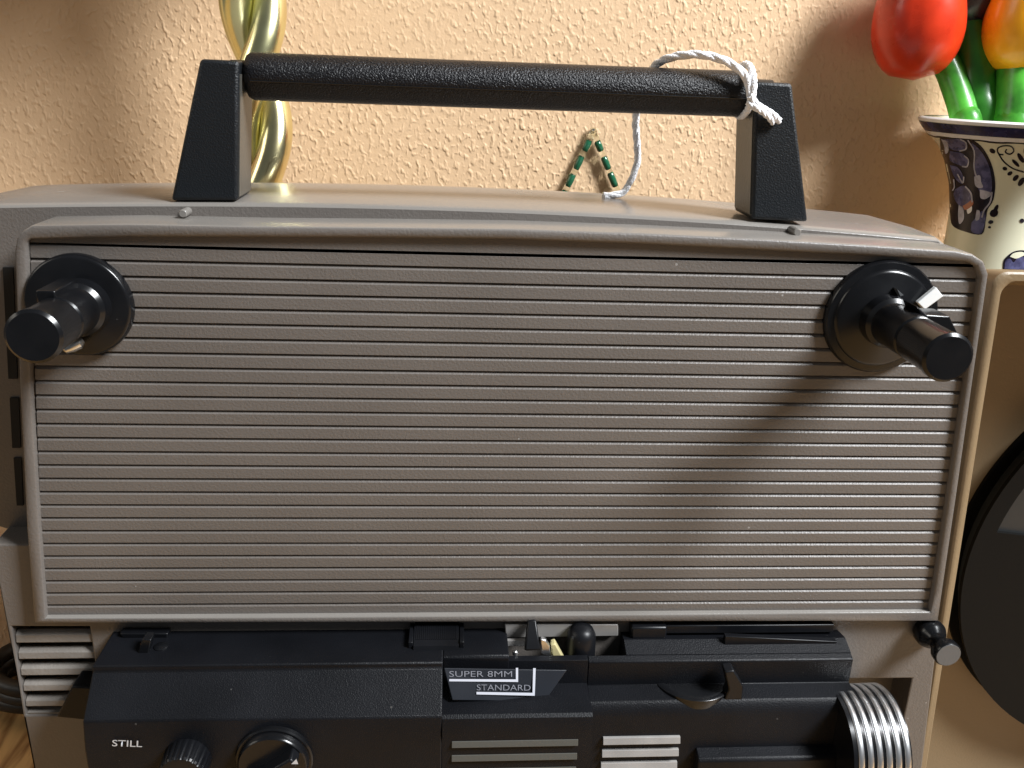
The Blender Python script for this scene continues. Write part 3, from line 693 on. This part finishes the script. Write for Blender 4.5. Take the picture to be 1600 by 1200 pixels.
# medallion on the left
painted(smooth_poly([(1468, 214), (1500, 216), (1520, 219), (1536, 232), (1549, 256), (1555, 285), (1552, 312), (1543, 328), (1540, 345), (1534, 366), (1508, 362), (1488, 352), (1484, 330), (1479, 292), (1471, 250)]), 'navy_dark', .10)
for pts, mt_ in (([(1474, 218), (1497, 217), (1509, 222), (1509, 232), (1498, 236), (1485, 232)], 'slate_blue'),
                 ([(1484, 236), (1504, 240), (1512, 250), (1508, 260), (1494, 256), (1484, 250)], 'slate_blue'),
                 ([(1484, 258), (1497, 262), (1505, 276), (1503, 287), (1492, 278)], 'slate_blue'),
                 ([(1518, 222), (1534, 238), (1546, 262), (1550, 290), (1546, 308), (1533, 304), (1526, 286), (1521, 262), (1524, 244)], 'slate_blue'),
                 ([(1492, 296), (1506, 290), (1517, 302), (1519, 318), (1508, 328), (1496, 318), (1490, 306)], 'slate_blue'),
                 ([(1518, 348), (1534, 330), (1540, 335), (1538, 352), (1532, 365), (1518, 362)], 'slate_blue')):
    painted(smooth_poly(pts), mt_, .16)
for pts, mt_ in (([(1470, 217), (1480, 222), (1482, 236), (1477, 240), (1475, 228)], 'pale_blue'),
                 ([(1522, 276), (1531, 274), (1533, 284), (1536, 292), (1531, 294), (1524, 290)], 'pale_blue'),
                 ([(1531, 296), (1546, 300), (1549, 304), (1540, 311), (1532, 309)], 'pale_blue'),
                 ([(1498, 320), (1505, 326), (1506, 342), (1499, 350), (1497, 336)], 'pale_blue'),
                 ([(1526, 328), (1531, 330), (1530, 342), (1524, 344)], 'pale_blue'),
                 ([(1510, 325), (1518, 322), (1518, 330), (1512, 334)], 'glaze_white')):
    painted(smooth_poly(pts), mt_, .20)
painted(smooth_poly([(1504, 322), (1512, 317), (1519, 312), (1521, 318), (1516, 324), (1508, 328)]), 'rust', .22)
for pts, w_ in (([(1500, 218), (1509, 223), (1509, 233), (1499, 236)], 2.2), ([(1506, 243), (1513, 250), (1511, 260), (1503, 260)], 2.2), ([(1496, 272), (1504, 286), (1506, 276)], 2.0),
                ([(1512, 219), (1522, 236), (1522, 262), (1527, 280)], 2.0), ([(1550, 300), (1547, 316), (1538, 328), (1534, 340)], 2.4), ([(1508, 291), (1517, 302), (1519, 316)], 2.4), ([(1490, 280), (1491, 292), (1488, 298)], 2.0)):
    painted(line(pts, w_), 'pale_blue', .24, 'painted_line')
# scrolls and leaf strokes on the cream ground
painted(line([(1568, 242), (1560, 240), (1559, 232), (1568, 228), (1580, 229), (1584, 236), (1578, 241), (1571, 238), (1573, 233)], 2.2), 'navy_dark', .10, 'painted_line')
painted(line([(1559, 238), (1568, 252), (1582, 263), (1600, 269)], 2.4), 'navy_dark', .10, 'painted_line')
for cx, cy, rx, ry, ro_ in ((1550.5, 236, 5, 3.6, .6), (1587, 255, 8, 2.8, .8), (1595, 247, 9, 3.6, 1.0), (1604, 240, 9, 3.6, 1.2), (1570, 263.5, 3.8, 3, .3), (1578, 271, 4.5, 3, 2.6), (1587, 278, 6, 3.4, 2.3), (1596, 284, 8, 4, 2.2), (1553, 333, 7, 6, -.6), (1556, 326, 7, 3, -1.1), (1548, 347, 4.2, 3.0, -.2), (1546, 355, 2.4, 2.0, 0), (1597, 345, 3.6, 3.6, 0)):
    painted(blob(cx, cy, rx, ry, ro_), 'navy_dark', .10)
painted(smooth_poly([(1567, 421), (1568, 408), (1574, 400), (1584, 393), (1598, 391), (1608, 396), (1612, 422)]), 'navy_dark', .10)
painted(smooth_poly([(1569.5, 420), (1571, 408), (1578, 404), (1584, 410), (1592, 400), (1600, 402), (1606, 420)]), 'slate_blue', .16)
painted(smooth_poly([(1578, 401), (1584, 395.5), (1596, 393.5), (1604, 397), (1598, 400), (1588, 404)]), 'cream', .18)

# tulips: turned and painted, each with its own stem down into the vase
def tulip(label, mtl, gm, c, axis, rx, h, stem_pts, sr, leaf=None):
    base = stem_pts[-1]
    T = thing('tulip', label, 'tulip', base, 'painted tulips in the vase')
    ax = V(axis).normalized(); bm = NB()
    prof = []
    for i in range(25):
        t = i / 24; r_ = rx * (max(0, math.sin(math.pi * (t ** .62) * .93 + .0)) ** .62) if i else 0
        prof.append((t * h, r_))
    prof += [(h * .98, rx * .2), (h * .86, 0)]
    lathe(bm, c - ax * h * .45, ax, prof, 72, mod=lambda a, k: 1 + .055 * abs(math.sin(1.5 * a)) * min(1, k / 8) - .02)
    b_ = obj('bloom', bm, mtl, T, smooth=70)
    bm = NB(); tube(bm, catmull(stem_pts, 8), sr, 18); obj('stem', bm, gm, T, smooth=60)
    return T
vc = lambda x, y, z: V((VC.x + x, VC.y + y, z))
c = P(1436, 24, 178)
tulip('glossy red tulip, lowest of the three, leaning over the rim', 'tulip_red', 'green', c, (-.10, 0, 1), 19.4, 62, [c - V((-8, 0, 14)), P(1478, 100, 175), P(1496, 145, 168), P(1506, 180, 163), P(1513, 220, 159), vc(-8, -2, -100), vc(-3, -2, -322)], 6.0)
c = P(1520, -52, 184)
tulip('black tulip between the red and yellow ones', 'tulip_black', 'green_deep', c, (0, 0, 1), 17, 58, [c - V((0, 0, 20)), P(1520, 90, 176), P(1526, 150, 170), P(1532, 215, 166), vc(-2, 4, -100), vc(0, 3, -322)], 8.6)
c = P(1611, 14, 165)
tulip('yellow tulip at the right edge of the photo', 'tulip_yellow', 'green', c, (.06, 0, 1), 17.5, 62, [c - V((0, 0, 20)), P(1590, 150, 160), P(1585, 190, 157), P(1582, 225, 155), vc(2, -4, -100), vc(3, -2, -322)], 9.4)

# ------------------------------------------------------------------ power cord behind the projector on the left
CO = thing('power_cord', 'coiled black power cord on the table left of the projector', 'cord', (-212, 172, -TZ))
cc = P(6, 1035, 110); cc = V((-212, 172, 0))
bm = NB(); pts = []
for i in range(150):
    t = i / 149; a = t * 2 * math.pi * 3; pts.append(V((cc.x + (34 + 3 * math.sin(a * .37)) * math.cos(a), cc.y + 24 * math.sin(a), -TZ + 4.2 + t * 18 + 1.2 * math.sin(a * 1.7))))
tube(bm, pts, 4.2, 10); obj('cable', bm, 'cord', CO, smooth=60)
